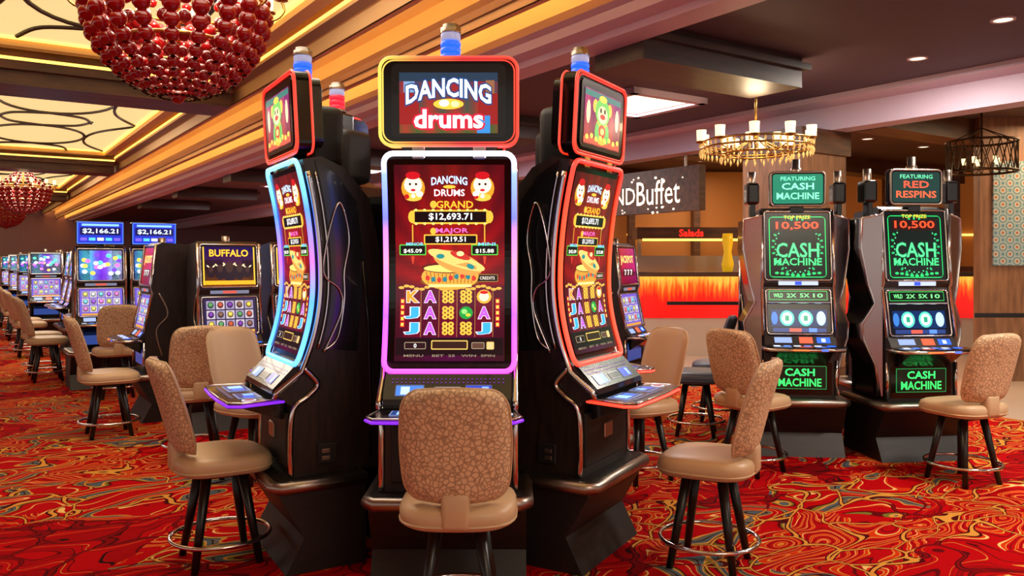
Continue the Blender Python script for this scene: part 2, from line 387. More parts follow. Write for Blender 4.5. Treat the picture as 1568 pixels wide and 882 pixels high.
        for cx_,cc in ((-.01,(110,190,90)),):
            b.oval(cx_,2.17,.085,.07,(225,180,70),1,16); b.oval(cx_-.06,2.16,.03,.05,(90,180,90),2,10); b.oval(cx_+.06,2.16,.03,.05,(90,180,90),2,10)
            b.oval(cx_,2.27,.09,.07,cc,2,16); b.oval(cx_-.09,2.29,.03,.035,(230,190,80),1.5,10); b.oval(cx_+.09,2.29,.03,.035,(230,190,80),1.5,10)
            b.oval(cx_,2.255,.062,.045,(245,225,170),3,14); b.oval(cx_-.025,2.275,.012,.014,(20,30,20),4,8); b.oval(cx_+.025,2.275,.012,.014,(20,30,20),4,8)
            b.oval(cx_,2.245,.034,.014,(200,50,50),4,10); b.oval(cx_,2.335,.05,.018,(235,200,80),3,10); b.oval(cx_,2.17,.045,.035,(200,50,50),3,10); b.oval(cx_,2.17,.025,.018,(250,220,120),4,8)
        for k in range(8): b.oval(-.19+.055*k,2.125+.01*(k%2),.02,.014,(245,200,90),3.2,8)
        for sx in(-1,1): b.oval(sx*.18,2.25,.025,.06,(240,210,170),1.2,10)
    for sx in (-1,1): mb.add(rbox(sx*.14-.03,sx*.14+.03,-.0,.07,1.97,2.06,.006,1),'gold' if variant else 'chrome')
    mb.add(rbox(-.13,.13,.10,.30,1.98,2.31,.05,3),'matte',True)
    mb.add(rbox(-.06,.06,.08,.2,2.25,2.42,.015,2),'black')
    candle(mb,.11,2.43,'cand')
    return mb
M['ledm']=M['led_rain'];M['ledt']=M['led_topc'];M['ledd']=M['purple_em'];M['cand']=M['blue_em']
pms=[pod_machine(0),pod_machine(1)]; pme=[pms[0].mesh('curved_slot_mesh'),pms[1].mesh('curved_slot_mesh_b')]
C=(-.37,4.7)
cfg=[(0,'led_rain','led_topc','blue_em','purple_em'),(60,'led_blue','led_topr','blue_em','purple_em'),(-60,'led_red','led_topr','blue_em','led_red'),
     (120,'led_blue','led_topr','red_em','purple_em'),(-120,'led_red','led_topr','red_em','led_red'),(180,'led_blue','led_topr','blue_em','purple_em')]
for th,a_,b_,c_,d_ in cfg:
    r=math.radians(th); v=0 if th==0 else 1
    o=inst(pme[v],'slot_machine',(C[0]-.95*math.sin(r)+(.08 if th==0 else 0),C[1]-.95*math.cos(r),0),-r)
    for k,vv in (('ledm',a_),('ledt',b_),('cand',c_),('ledd',d_)):
        sl=o.material_slots[pms[v].mats.index(k)]; sl.link='OBJECT'; sl.material=M[vv]
mb=MB(); mb.add(plan([(.5*math.cos(math.radians(60*k+30)),.5*math.sin(math.radians(60*k+30))) for k in range(6)],0,1.85),'black')
mb.add(plan([(.3*math.cos(math.radians(60*k+30)),.3*math.sin(math.radians(60*k+30))) for k in range(6)],1.85,1.9),'steel')
inst(mb.mesh('core'),'carousel_core_column',(C[0],C[1],0))
# ---------------------------------------------------------------- upright machines
def upright(kind):
    mb=MB()
    tall=kind in('cash','respin')
    zd=.86 if tall else .78
    l0,l1=(zd+.07,1.30) if tall else (.84,1.20)
    m0,m1=(1.355,1.89) if tall else (1.27,1.65)
    prof=[(0,.45),(0,zd-.07),(-.05,zd),(0,l0),(.07,l1),(.05,m0-.02),(.10,m1),(.15,m1+.03),(.48,m1),(.52,m1-.2),(.52,.45)]
    mb.add(prism(prof,-.265,.265),'wood')
    kbase(mb,.33,-.10,.52)
    poly=[(-.27,0),(-.30,-.14),(-.27,-.23),(-.1,-.25),(.1,-.25),(.27,-.23),(.30,-.14),(.27,0)]
    mb.add(plan(poly,zd-.035,zd),'black'); mb.add(tube([(x,y,zd-.02) for x,y in poly],.014,8),'chrome',True)
    mb.add(prism([(0,zd-.03),(-.2,zd-.035),(-.02,zd-.15)],-.2,.2),'black')
    e=Art(mb,lambda x,z,l:(x,z,zd+.002+.0006*l))
    for k in range(5): e.rect(-.2+k*.075,-.14,.05,.05,(90,140,255) if k%2 else (230,240,255),1)
    e.oval(.2,-.14,.035,.035,(50,110,255),1)
    sf=Art(mb,lambda x,z,l:(x,-.05+(z-zd)/(l0-zd)*.05-.003-.0006*l,z))
    sf.rect(-.13,zd+.035,.13,.04,(150,170,220),1); sf.rect(.04,zd+.035,.1,.045,(230,100,70),1); sf.rect(.17,zd+.035,.1,.04,(60,110,255),1); sf.rect(.17,zd+.035,.03,.025,(220,235,255),2)
    ef=Art(mb,lambda x,z,l:(x,-.266-.0006*l,z)); ef.rect(.12,zd-.018,.05,.016,(80,120,255),1); ef.rect(-.05,zd-.018,.12,.012,(255,120,60),1)
    for sx in (-1,1):
        x=sx*.272
        mb.add(tube([(x,.095,m1+.01),(x,.045,m0-.02),(x,.065,l1),(x,-.01,l0)],.013,8),'chrome',True)
        mb.add(tube([(x,-.01,.74),(x,-.01,.47)],.012,8),'chrome',True)
        mb.add(tube(smooth_path([(x,.12,1.2),(x,.2,1.0),(x,.1,.85),(x,.15,.6)]),.008,6),'steel',True)
        if tall:
            pl=[(sx*.275,1.86),(sx*.40,1.83),(sx*.405,1.6),(sx*.36,1.32),(sx*.32,1.18),(sx*.40,1.02),(sx*.39,.9),(sx*.32,.72),(sx*.29,.48),(sx*.275,.48)]
            n=len(pl); fv=[(p[0],.05+(abs(p[0])-.275)*.55,p[1]) for p in pl]+[(p[0],.09+(abs(p[0])-.275)*.55,p[1]) for p in pl]
            mb.add((fv,[tuple(range(n)),tuple(range(2*n-1,n-1,-1))]+[(i,(i+1)%n,(i+1)%n+n,i+n) for i in range(n)]),'satin')
            mb.add(slab([(p[0]*.985,p[1]-.004) for p in pl],.15,.42),'black')
            mb.add(tube([(p[0],.05+(abs(p[0])-.275)*.55,p[1]) for p in pl[:9]],.009,6),'chrome',True)
            mb.add(rbox(sx*.33-.05,sx*.33+.05,.1,.24,1.95,2.12,.02,2),'black'); mb.add(rbox(sx*.33-.02,sx*.33+.02,.12,.2,1.84,1.97,.005,1),'black')
            mb.add(lathe([(.03,0),(.03,.09),(.001,.09)],12,(sx*.33,.17,2.12)),'steel',True)
    def fr(z0,z1,y0,y1,hw,name='chrome'):
        n=rrect(hw,z0,z1,.02,3); mb.add(tube([(x,y0+(z-z0)/(z1-z0)*(y1-y0)-.008,z) for x,z in n],.008,6,True),name,True)
    U=Art(mb,lambda x,z,l:(x,.05+(z-m0+.02)/(m1-m0+.02)*.05-.004-.0009*l,z))
    Lw=Art(mb,lambda x,z,l:(x,(z-l0)/(l1-l0)*.07-.004-.0009*l,z))
    Bl=Art(mb,lambda x,z,l:(x,-.003-.0009*l,z))
    fr(m0,m1,.05,.10,.25); fr(l0+.01,l1-.02,.0,.066,.245)
    G=(30,225,110); mc=(m0+m1)/2
    mb.add(box(-.24,.24,-.002,.02,.47,.72),'bezel')
    U.rect(0,mc,.48,m1-m0-.02,(4,8,8),0)
    if tall:
        U.frame(0,mc-.01,.43,m1-m0-.06,.006,G,(6,20,16),1,.03)
        for k in range(28):
            a=2*math.pi*k/28; U.oval(.186*math.cos(a),mc-.01+.216*math.sin(a),.014,.009,(26,180,100),3,8,a)
            U.oval(.168*math.cos(a+.1),mc-.01+.195*math.sin(a+.1),.006,.006,(90,240,150),3,6)
        U.text('TOP PRIZE',0,m1-.045,.2,.026,(240,220,60),5)
        U.rect(0,m1-.112,.36,.08,(40,5,5),4); U.text('10,500',0,m1-.112,.32,.062,(255,80,40),6,bold=.02)
        U.text('CASH',0,mc-.035,.32,.11,(90,250,150),6,bold=.01,outline=(6,80,50),ow=.05)
        U.text('MACHINE',0,mc-.125,.36,.055,(80,245,140),6,bold=.01,outline=(6,80,50),ow=.05)
        for k in range(9): U.oval(-.16+.04*k,m0+.045-.01*math.cos((k-4)*.8),.016,.01,(40,210,110),5,8)
        Lw.rect(0,(l0+l1)/2,.47,l1-l0-.04,(8,8,16),0)
        Lw.frame(0,l1-.065,.44,.07,.004,(60,200,90),(6,24,12),1)
        for k in range(4): Lw.text(['WILD','2X','5X','10'][k],-.15+.1*k,l1-.065,.07,.03,(130,255,150),3)
        mb.add(rbox(-.24,.24,.02,.075,l1-.125,l1-.11,.004,1),'chrome')
        Lw.rect(0,l0+.13,.42,.13,(10,40,90),1)
        for x in (-.09,.05): Lw.oval(x,l0+.13,.055,.06,(90,230,190),2,14); Lw.oval(x,l0+.13,.04,.045,(230,255,245),3,12); Lw.rect(x,l0+.13,.03,.04,(40,160,120),4)
        Lw.oval(.165,l0+.13,.035,.055,(190,240,255),2,12); Lw.oval(-.185,l0+.13,.025,.05,(60,120,200),2,12)
        Lw.rect(0,l0+.04,.4,.03,(40,60,120),2); Lw.rect(.1,l0+.04,.06,.03,(90,140,255),3); Lw.rect(-.03,l0+.04,.09,.026,(230,90,70),3)
        Bl.frame(0,.605,.40,.18,.005,(24,130,66),(3,20,10),1); Bl.text('CASH',0,.645,.22,.055,(60,255,120),3,bold=.02); Bl.text('MACHINE',0,.567,.32,.06,(60,240,110),3,bold=.02)
        st=Art(mb,lambda x,z,l:(x,.045-.0009*l,z)); st.rect(0,m0-.025,.3,.03,(190,200,220),1); st.rect(0,m0-.025,.05,.026,(50,80,240),2)
        mb.add(rbox(-.21,.21,.06,.14,1.93,2.2,.02,2),'bezel'); mb.add(rbox(-.05,.05,.08,.16,1.88,1.95,.005,1),'black')
        T=Art(mb,lambda x,z,l:(x,.058-.0009*l,z)); 
        if kind=='cash':
            T.rect(0,2.065,.38,.23,(8,120,90),0,.02); T.text('FEATURING',0,2.145,.26,.03,(120,255,200),2); T.text('CASH',0,2.085,.24,.05,(150,255,210),2,bold=.02); T.text('MACHINE',0,2.01,.32,.05,(140,255,200),2,bold=.02)
        else:
            T.rect(0,2.065,.38,.23,(10,50,45),0,.02); T.text('FEATURING',0,2.145,.26,.03,(110,230,170),2); T.text('RED',0,2.085,.2,.05,(255,90,60),2,bold=.02); T.text('RESPINS',0,2.01,.32,.05,(255,100,60),2,bold=.02)
        mb.add(tube([(x,.06,z) for x,z in rrect(.205,1.935,2.195,.03,4)],.009,6,True),'steel',True)
        mb.add(lathe([(.04,0),(.04,.03),(.03,.035),(.03,.1),(.001,.1)],14,(0,.12,2.2)),'steel',True)
    else:
        if kind=='buffalo':
            U.bg(-.23,.23,m0+.01,m1-.02,lambda u,v:(190*(1-v)**1.5*(1-.6*abs(u-.5))+40,90*(1-v)**1.5+14,20+80*v),8,6,0)
            U.text('BUFFALO',0,m1-.075,.34,.06,(255,200,60),6,bold=.02,outline=(120,40,10))
            for k,(x,s_) in enumerate(((-.16,.7),(-.08,.95),(.09,.95),(.16,.7),(.0,1.25))):
                U.oval(x,m0+.13,.05*s_,.07*s_,(34,20,26),4+k*.2,12); U.oval(x,m0+.17*s_**.2,.028*s_,.04*s_,(60,38,34),4.1+k*.2,10)
                for q in (-1,1): U.oval(x+q*.036*s_,m0+.2*s_**.2,.016,.007,(235,215,170),4.15+k*.2,6,q*.7)
            U.rect(0,m0+.04,.46,.035,(240,170,30),6)
            for q in (-1,1): U.rect(q*.222,mc,.012,m1-m0-.04,(240,190,60),6)
            cl=[(240,200,80),(120,60,160),(90,150,90),(130,90,70),(190,80,50)]
        elif kind in('blue','sign'):
            U.bg(-.23,.23,m0+.01,m1-.02,lambda u,v:(60+110*u,120+80*math.sin(u*9),220),8,6,0)
            for k in range(24): U.oval(random.uniform(-.2,.2),random.uniform(m0+.05,m1-.05),.03,.025,random.choice([(255,120,220),(240,240,255),(90,250,200),(120,70,230),(255,220,90)]),2+k*.05,8)
            cl=[(255,130,220),(120,220,255),(250,240,120),(160,90,240),(240,250,255)]
        else:
            U.bg(-.23,.23,m0+.01,m1-.02,lambda u,v:(190,20+40*v,60+60*u),8,6,0)
            U.text('JACKPOT',0,mc+.05,.36,.09,(255,220,120),3,bold=.03); U.rect(0,mc-.07,.3,.07,(60,10,20),2); U.text('7 7 7',0,mc-.07,.22,.05,(255,240,240),4,bold=.03)
            cl=[(90,150,255),(255,90,90),(250,240,120),(90,220,255),(240,250,255)]
        Lw.rect(0,(l0+l1)/2,.46,l1-l0-.04,(40,30,60) if kind=='buffalo' else (100,80,190),0)
        for i in range(5):
            for j in range(3):
                Lw.rect(-.168+.084*i,l0+.1+.085*j,.074,.074,(190,175,185) if (i+j)%2 else (150,135,165),1)
                cc=cl[(i*2+j)%5]; Lw.oval(-.168+.084*i,l0+.1+.085*j,.028,.03,tuple(int(q*.45) for q in cc),2,8); Lw.oval(-.168+.084*i,l0+.105+.085*j,.018,.018,cc,3,6)
        Lw.rect(0,l0+.035,.42,.025,(200,140,60),2)
        Bl.rect(0,.61,.4,.18,(40,60,120) if kind!='buffalo' else (30,16,20),1)
        st=Art(mb,lambda x,z,l:(x,.048-.0009*l,z)); st.rect(0,m0-.045,.34,.03,(110,110,130),1); st.rect(.0,m0-.045,.12,.024,(200,80,60),2)
        if kind=='sign':
            mb.add(rbox(-.26,.26,.1,.2,1.70,1.98,.015,2),'bezel'); mb.add(rbox(-.04,.04,.12,.18,1.62,1.72,.005,1),'black')
            T=Art(mb,lambda x,z,l:(x,.098-.0009*l,z)); T.frame(0,1.84,.5,.26,.01,(80,130,255),(30,50,190),0); T.rect(0,1.86,.44,.09,(10,10,80),2); T.text('$2,166.21',0,1.86,.38,.06,(230,245,255),4,bold=.02)
            for k in range(5): T.rect(-.18+.09*k,1.765,.07,.035,[(120,90,255),(90,200,255),(255,240,200),(90,200,255),(120,90,255)][k],3)
            T.rect(0,1.935,.4,.025,(140,200,255),3)
        else:
            mb.add(lathe([(.035,0),(.035,.08),(.001,.08)],12,(0,.2,m1)),'steel',True)
    return mb.mesh('upright_'+kind)
ME={k:upright(k) for k in ('cash','respin','buffalo','blue','red','sign')}
def slot(k,x,y,deg): return inst(ME[k],'slot_machine',(x,y,0),math.radians(deg))
def slot_ts(k,t,s,deg): p=ts(t,s); return slot(k,p[0],p[1],deg)
slot('cash',2.22,6.3,-6); slot('respin',3.08,6.15,6)
slot('red',2.36,7.5,176); slot('blue',3.3,7.4,184)
slot_ts('buffalo',2.0,7.45,34); slot_ts('buffalo',2.66,7.45,34)
for i,s in enumerate((8.5,11.75,14.9,18.3,22,26,31)):
    slot_ts('red' if i%3==0 else 'blue',1.42,s,-56)
    if i==1: slot_ts('sign',1.38,10.75,34); slot_ts('sign',1.98,10.75,34)
    elif i>1: slot_ts('blue',1.95,s-.95,34)
    if i>0: slot_ts('buffalo' if i%2 else 'blue',1.42,s+.75,-56)
    if i>2: slot_ts('blue',1.3,s-1.0,34)
for s in (13,17,21,26): 
    for t in (4.2,4.9): slot_ts('blue' if s!=17 else 'red',t,s,34)
slot('red',1.22,8.15,62); slot('sign',-1.5,9.2,5)
# ---------------------------------------------------------------- stools
def stool(seatmat='vinyl',backmat='pebble'):
    mb=MB()
    n=32
    def se(a,hx,hy,e=3.2):
        c,s=math.cos(a),math.sin(a); return (hx*math.copysign(abs(c)**(2/e),c),hy*math.copysign(abs(s)**(2/e),s))
    lay=[(.46,.55),(.462,.88),(.475,.97),(.50,1.0),(.525,1.0),(.545,.96),(.556,.86),(.560,.6),(.562,.25)]
    vs=[];fs=[]
    for z,k in lay:
        for i in range(n):
            x,y=se(2*math.pi*i/n,.235*k,.235*k); vs.append((x,y,z+(.012*(y>0)*(-1)*(abs(y)/.23)**2)))
    for j in range(len(lay)-1):
        for i in range(n): fs.append((j*n+i,j*n+(i+1)%n,(j+1)*n+(i+1)%n,(j+1)*n+i))
    fs.append(tuple(range(n))); fs.append(tuple(range((len(lay)-1)*n,len(lay)*n)))
    mb.add((vs,fs),seatmat,True)
    mb.add(tube([(*se(2*math.pi*i/n,.234,.234),.487) for i in range(n)],.005,6,True),seatmat,True)
    nu,nv=18,28
    def pt(u,v,side):
        v=.5-.5*math.cos(math.pi*v)
        w=.192+.022*math.sin(math.pi*min(1,v*.9+.05))
        cr=.085; h=.46; dz=min(v,1-v)*h
        if dz<cr: w-=cr*(1-math.sqrt(max(0,1-(1-dz/cr)**2)))*.75
        x=u*w; z=.572+h*v
        if v>.5: z-=.012*abs(u)**2*(v-.5)*2
        y=-.20-.10*v-.03*v*v+.05*(u*u)
        e=abs(2*v-1)
        th=.034*math.sqrt(max(0,(1-abs(u)**6)))*math.sqrt(max(0,1-e**10))
        return (x,y+side*th,z)
    for side,mt in ((1,seatmat),(-1,backmat)):
        vs=[];fs=[]
        for j in range(nv+1):
            for i in range(nu+1): vs.append(pt(-1+2*i/nu,j/nv,side))
        for j in range(nv):
            for i in range(nu): a=j*(nu+1)+i; fs.append((a,a+1,a+nu+2,a+nu+1))
        mb.add((vs,fs),mt,True)
    ed=[pt(-1+2*i/nu,0,0) for i in range(nu+1)]+[pt(1,j/nv,0) for j in range(1,nv+1)]+[pt(1-2*i/nu,1,0) for i in range(1,nu+1)]+[pt(-1,1-j/nv,0) for j in range(1,nv)]
    mb.add(tube(ed,.005,6,True),seatmat,True)
    mb.add(rbox(-.055,.055,-.245,-.17,.475,.62,.02,2),seatmat,True)
    mb.add(rbox(-.11,.11,-.11,.11,.43,.465,.012,2),'leg')
    for sx in(-1,1):
        for sy in(-1,1):
            mb.add(tube([(sx*.085,sy*.085,.45),(sx*.155,sy*.155,.0)],[.026,.018],10),'leg',True)
            mb.add(tube([(sx*.135,sy*.135,.13),(sx*.17,sy*.17,.13)],.008,6),'leg',True)
    mb.add(tube([(.24*math.cos(2*math.pi*k/36),.24*math.sin(2*math.pi*k/36),.13) for k in range(36)],.0105,8,True),'chrome',True)
    return mb.mesh('stool_'+seatmat)
SM=stool(); SM2=stool('slate','slate')
def st(x,y,deg,me=None): return inst(me or SM,'slot_machine_stool',(x,y,0),math.radians(deg))
def st_ts(t,s,deg,me=None): p=ts(t,s); return st(p[0],p[1],deg,me)
st(-.215,3.33,0); st(-1.47,4.12,-58); st(.98,4.06,62)
st(-1.78,5.65,-125); st(.88,5.65,120); st(-2.40,6.2,30)
st(1.72,5.85,-52); st(3.08,5.58,20)
st(1.60,7.1,75,SM2); st(1.95,7.75,80,SM2)
for s in (7.8,11.8,12.6,14.9,15.9,18.2,19.2,22,23,26): st_ts(1.06 if s<8 else .9,s,-56)
st_ts(1.42,9.95,34); st_ts(2.25,13.15,34)
for s in (11.9,15.9): st_ts(4.5,s,34)
# ---------------------------------------------------------------- chandelier
def chandelier():
    mb=MB()
    for k in range(20):
        a=2*math.pi*k/20; 
        for i in range(9):
            f=math.radians(4+i*9.6); R=.57*math.cos(f)**.9+.02; z=-.60*math.sin(f)
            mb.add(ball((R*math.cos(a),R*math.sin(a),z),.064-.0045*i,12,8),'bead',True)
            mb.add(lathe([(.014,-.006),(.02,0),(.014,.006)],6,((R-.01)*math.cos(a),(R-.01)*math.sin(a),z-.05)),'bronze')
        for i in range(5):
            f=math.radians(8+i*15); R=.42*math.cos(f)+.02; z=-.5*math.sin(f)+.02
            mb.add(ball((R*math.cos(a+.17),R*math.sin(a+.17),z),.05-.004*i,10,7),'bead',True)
    for k in range(12):
        a=2*math.pi*(k+.5)/12
        for i in range(7):
            f=i/6.5; R=.5*(1-f)**1.6+.09; z=.06+.5*f
            mb.add(ball((R*math.cos(a),R*math.sin(a),z),.042-.002*i,8,6),'bead',True)
        mb.add(tube(smooth_path([(.5*math.cos(a),.5*math.sin(a),.0),(.64*math.cos(a),.64*math.sin(a),-.05),(.72*math.cos(a),.72*math.sin(a),.02),(.70*math.cos(a),.70*math.sin(a),.10)],4),.009,6),'gold',True)
        mb.add(lathe([(.001,.09),(.05,.10),(.05,.11)],10,(.70*math.cos(a),.70*math.sin(a),0)),'gold',True)
        mb.add(lathe([(.028,.11),(.034,.2),(.034,.22)],10,(.70*math.cos(a),.70*math.sin(a),0)),'cream_em',True)
    for R,z in ((.58,.05),(.58,-.005),(.4,-.28),(.1,.58)):
        mb.add(tube([(R*math.cos(2*math.pi*k/36),R*math.sin(2*math.pi*k/36),z) for k in range(36)],.014,6,True),'gold',True)
    mb.add(tube([(0,0,-.6),(0,0,.67)],.018,8),'gold',True)
    mb.add(lathe([(.1,.62),(.1,.66),(.001,.66)],16),'gold',True)
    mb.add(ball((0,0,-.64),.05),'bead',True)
    return mb.mesh('chandelier_mesh')
CH=chandelier()
for s in (6.1,23.5,33):
    inst(CH,'chandelier',ts(1.27,s,3.3))
def gold_ch():
    mb=MB()
    for R,z in ((.6,0),(.6,.07),(.38,-.06)):
        mb.add(tube([(R*math.cos(2*math.pi*k/40),R*math.sin(2*math.pi*k/40),z) for k in range(40)],.012,6,True),'gold',True)
    for k in range(48):
        a=2*math.pi*k/48; R=.6
        for z,h in ((.035,.03),(-.045,.045)):
            mb.add(lathe([(.001,-h),(.013,-h*.2),(.013,h*.3),(.001,h*.8)],6,(R*math.cos(a),R*math.sin(a),z)),'crystal')
        if k%2==0: mb.add(lathe([(.001,-.05),(.014,-.01),(.001,.03)],6,(.38*math.cos(a),.38*math.sin(a),-.11)),'crystal')
    for k in range(10):
        a=2*math.pi*k/10; c,s=math.cos(a),math.sin(a)
        mb.add(lathe([(.001,.05),(.06,.06),(.06,.08)],10,(.6*c,.6*s,0)),'gold',True)
        mb.add(lathe([(.05,.08),(.055,.2)],10,(.6*c,.6*s,0)),'cream_em',True)
        mb.add(tube([(0,0,.12),(.35*c,.35*s,-.06),(.6*c,.6*s,0)],.008,6),'gold',True)
    for k in range(6):
        a=2*math.pi*k/6; c,s=math.cos(a),math.sin(a); mb.add(lathe([(.036,.04),(.04,.14)],10,(.3*c,.3*s,0)),'cream_em',True)
    mb.add(tube([(0,0,.1),(0,0,.88)],.015,6),'gold',True); mb.add(lathe([(.08,.86),(.08,.88),(.001,.88)],12),'gold')
    return mb.mesh('gold_ch')
inst(gold_ch(),'brass_candle_chandelier',(2.42,8.1,2.62),0,.9)
mb=MB()
for z in (0,.34): mb.add(tube([(.36*math.cos(2*math.pi*k/36),.36*math.sin(2*math.pi*k/36),z) for k in range(36)],.014,6,True),'bronze',True)
for k in range(24):
    a=2*math.pi*k/24
    for d in (1,-1): mb.add(tube([(.36*math.cos(a),.36*math.sin(a),0),(.36*math.cos(a+d*.26),.36*math.sin(a+d*.26),.34)],.006,5),'bronze')
for k in range(5):
    a=2*math.pi*k/5; mb.add(lathe([(.02,.09),(.024,.16)],10,(.18*math.cos(a),.18*math.sin(a),0)),'cream_em',True)
    mb.add(tube([(0,0,.5),(.36*math.cos(a),.36*math.sin(a),.34)],.006,5),'bronze'); mb.add(tube([(0,0,.05),(.36*math.cos(a),.36*math.sin(a),0)],.006,5),'bronze')
mb.add(tube([(0,0,.04),(0,0,.76)],.012,6),'bronze')
inst(mb.mesh('drum_pend'),'lattice_drum_pendant',(5.35,9.3,2.52))
# ---------------------------------------------------------------- room
m=mat('casino_carpet',(150,10,15),.95,spec=.05); M['carpet']=m
tc=N(m,'ShaderNodeTexCoord'); 
n1=N(m,'ShaderNodeTexNoise'); n1.inputs['Scale'].default_value=1.25; n1.inputs['Detail'].default_value=1.5
sub=N(m,'ShaderNodeVectorMath',operation='SUBTRACT'); sub.inputs[1].default_value=(.5,.5,.5)
sc=N(m,'ShaderNodeVectorMath',operation='SCALE'); sc.inputs['Scale'].default_value=1.35
ad=N(m,'ShaderNodeVectorMath',operation='ADD')
mp=N(m,'ShaderNodeMapping'); mp.inputs['Rotation'].default_value=(0,0,-.6); mp.inputs['Scale'].default_value=(.85,1.3,1)
L(m,tc.outputs['Object'],mp.inputs['Vector']); L(m,mp.outputs[0],n1.inputs['Vector'])
L(m,n1.outputs['Color'],sub.inputs[0]);L(m,sub.outputs[0],sc.inputs[0]);L(m,sc.outputs[0],ad.inputs[0]);L(m,mp.outputs[0],ad.inputs[1])
def fract(scale,mul,off=0):
    n=N(m,'ShaderNodeTexNoise'); n.inputs['Scale'].default_value=scale; n.inputs['Detail'].default_value=.6
    L(m,ad.outputs[0],n.inputs['Vector'])
    a=N(m,'ShaderNodeMath',operation='MULTIPLY_ADD'); a.inputs[1].default_value=mul; a.inputs[2].default_value=off
    f=N(m,'ShaderNodeMath',operation='FRACT'); L(m,n.outputs['Fac'],a.inputs[0]); L(m,a.outputs[0],f.inputs[0]); return f
RED=(172,1,9);DR=(92,3,9);OR=(196,50,12);GO=(206,144,60);GR=(96,92,84);OL=(112,108,40);BK=(46,12,14);BL=(78,90,98);CR=(228,188,112)
f1=fract(2.1,8); f2=fract(1.6,7,.3); f3=fract(1.4,7,.7)
RA=ramp(m,[(0,RED),(.16,GO),(.195,OR),(.31,GO),(.345,RED),(.50,DR),(.54,RED),(.66,CR),(.70,OR),(.79,GO),(.82,RED),(.94,BK),(.97,RED)],'CONSTANT')
RB=ramp(m,[(0,RED),(.26,DR),(.31,(150,1,8)),(.56,BK),(.59,RED),(.8,DR),(.83,RED),(.94,GO),(.96,RED)],'CONSTANT')
RC=ramp(m,[(0,RED),(.12,GO),(.155,GR),(.25,BK),(.28,BL),(.38,GO),(.42,OL),(.47,DR),(.53,RED),(.8,OR),(.85,CR),(.88,RED)],'CONSTANT')
L(m,f1.outputs[0],RA.inputs[0]);L(m,f2.outputs[0],RB.inputs[0]);L(m,f3.outputs[0],RC.inputs[0])
def mask(scale,lo,w=(0,0,0)):
    mm=N(m,'ShaderNodeMapping'); mm.inputs['Location'].default_value=w
    L(m,ad.outputs[0],mm.inputs['Vector'])
    n=N(m,'ShaderNodeTexNoise'); n.inputs['Scale'].default_value=scale; n.inputs['Detail'].default_value=1
    L(m,mm.outputs[0],n.inputs['Vector'])
    g=N(m,'ShaderNodeMath',operation='GREATER_THAN'); g.inputs[1].default_value=lo; L(m,n.outputs['Fac'],g.inputs[0]); return g
k1=mask(.7,.48); k2=mask(.8,.54,(7,3,0))
def mix(f,a,b):
    x=N(m,'ShaderNodeMix',data_type='RGBA'); L(m,f,x.inputs[0]); 
    for s_,q in ((6,a),(7,b)):
        if isinstance(q,tuple): x.inputs[s_].default_value=lin(q)
        else: L(m,q,x.inputs[s_])
    return x.outputs[2]
base=mix(k1.outputs[0],RB.outputs[0],RA.outputs[0])
base=mix(k2.outputs[0],base,RC.outputs[0])
vo=N(m,'ShaderNodeTexVoronoi',feature='DISTANCE_TO_EDGE'); vo.inputs['Scale'].default_value=2.4; L(m,ad.outputs[0],vo.inputs['Vector'])
l1=N(m,'ShaderNodeMath',operation='LESS_THAN'); l1.inputs[1].default_value=.040; L(m,vo.outputs['Distance'],l1.inputs[0])
l2=N(m,'ShaderNodeMath',operation='LESS_THAN'); l2.inputs[1].default_value=.02; L(m,vo.outputs['Distance'],l2.inputs[0])
base=mix(l1.outputs[0],base,(72,6,10))
lc=mix(k1.outputs[0],(120,4,12),GO)
base=mix(l2.outputs[0],base,lc)
L(m,base,bsdf(m).inputs['Base Color'])
M['tile']=mat('cream_tile_floor',(205,180,160),.25)
M['gold_paint']=mat('ceiling_gold_paint',(244,214,156),.6)
M['tan_paint']=mat('ceiling_tan_paint',(222,182,130),.6)
M['brown_paint']=mat('ceiling_brown_paint',(140,100,74),.6)
M['lav']=mat('cornice_lavender',(200,178,198),.55)
M['dkceil']=mat('ceiling_plum_paint',(80,62,80),.7)
M['rceil']=mat('restaurant_ceiling_paint',(92,64,52),.7)
M['panel']=mat('backlit_ceiling_panel',(225,205,150),.5,em=(244,218,148),es=.95)
M['cove']=mat('cove_light',(255,220,120),.5,em=(255,200,90),es=2.6)
M['cove2']=mat('cove_lamp_strip',(255,220,120),.5,em=(255,214,140),es=16)
M['sky']=mat('luminous_ceiling_panel',(255,240,210),.5,em=(255,236,200),es=1.8)
M['iron']=mat('scroll_iron',(58,42,34),.5)
M['amber_wall']=mat('restaurant_amber_wall_glow',(150,95,45),.6,em=(160,84,25),es=.3)  # faint emission put into the wall stands in for warm restaurant lighting
M['wallb']=mat('wall_mauve',(160,128,150),.6)
M['yellow']=mat('yellow_glass',(230,180,30),.3,em=(235,180,30),es=.5)
M['white_em']=mat('sign_letters',(255,240,225),.4,em=(255,236,215),es=1.4)
M['salad']=mat('red_neon',(255,40,30),.4,em=(255,40,30),es=1.2)
M['stone']=mat('counter_stone',(214,196,178),.4)
m=mat('glowing_counter_front',(200,30,20),.3); M['counter']=m
tc=N(m,'ShaderNodeTexCoord'); mp=N(m,'ShaderNodeMapping'); mp.inputs['Scale'].default_value=(14,14,1.4)
nz=N(m,'ShaderNodeTexNoise'); nz.inputs['Scale'].default_value=2; nz.inputs['Detail'].default_value=4
sp=N(m,'ShaderNodeSeparateXYZ'); mr=N(m,'ShaderNodeMapRange'); mr.inputs['From Min'].default_value=.6; mr.inputs['From Max'].default_value=1.26
mu=N(m,'ShaderNodeMath',operation='MULTIPLY_ADD'); mu.inputs[1].default_value=.9; mu.inputs[2].default_value=-.42
aa=N(m,'ShaderNodeMath',operation='ADD')
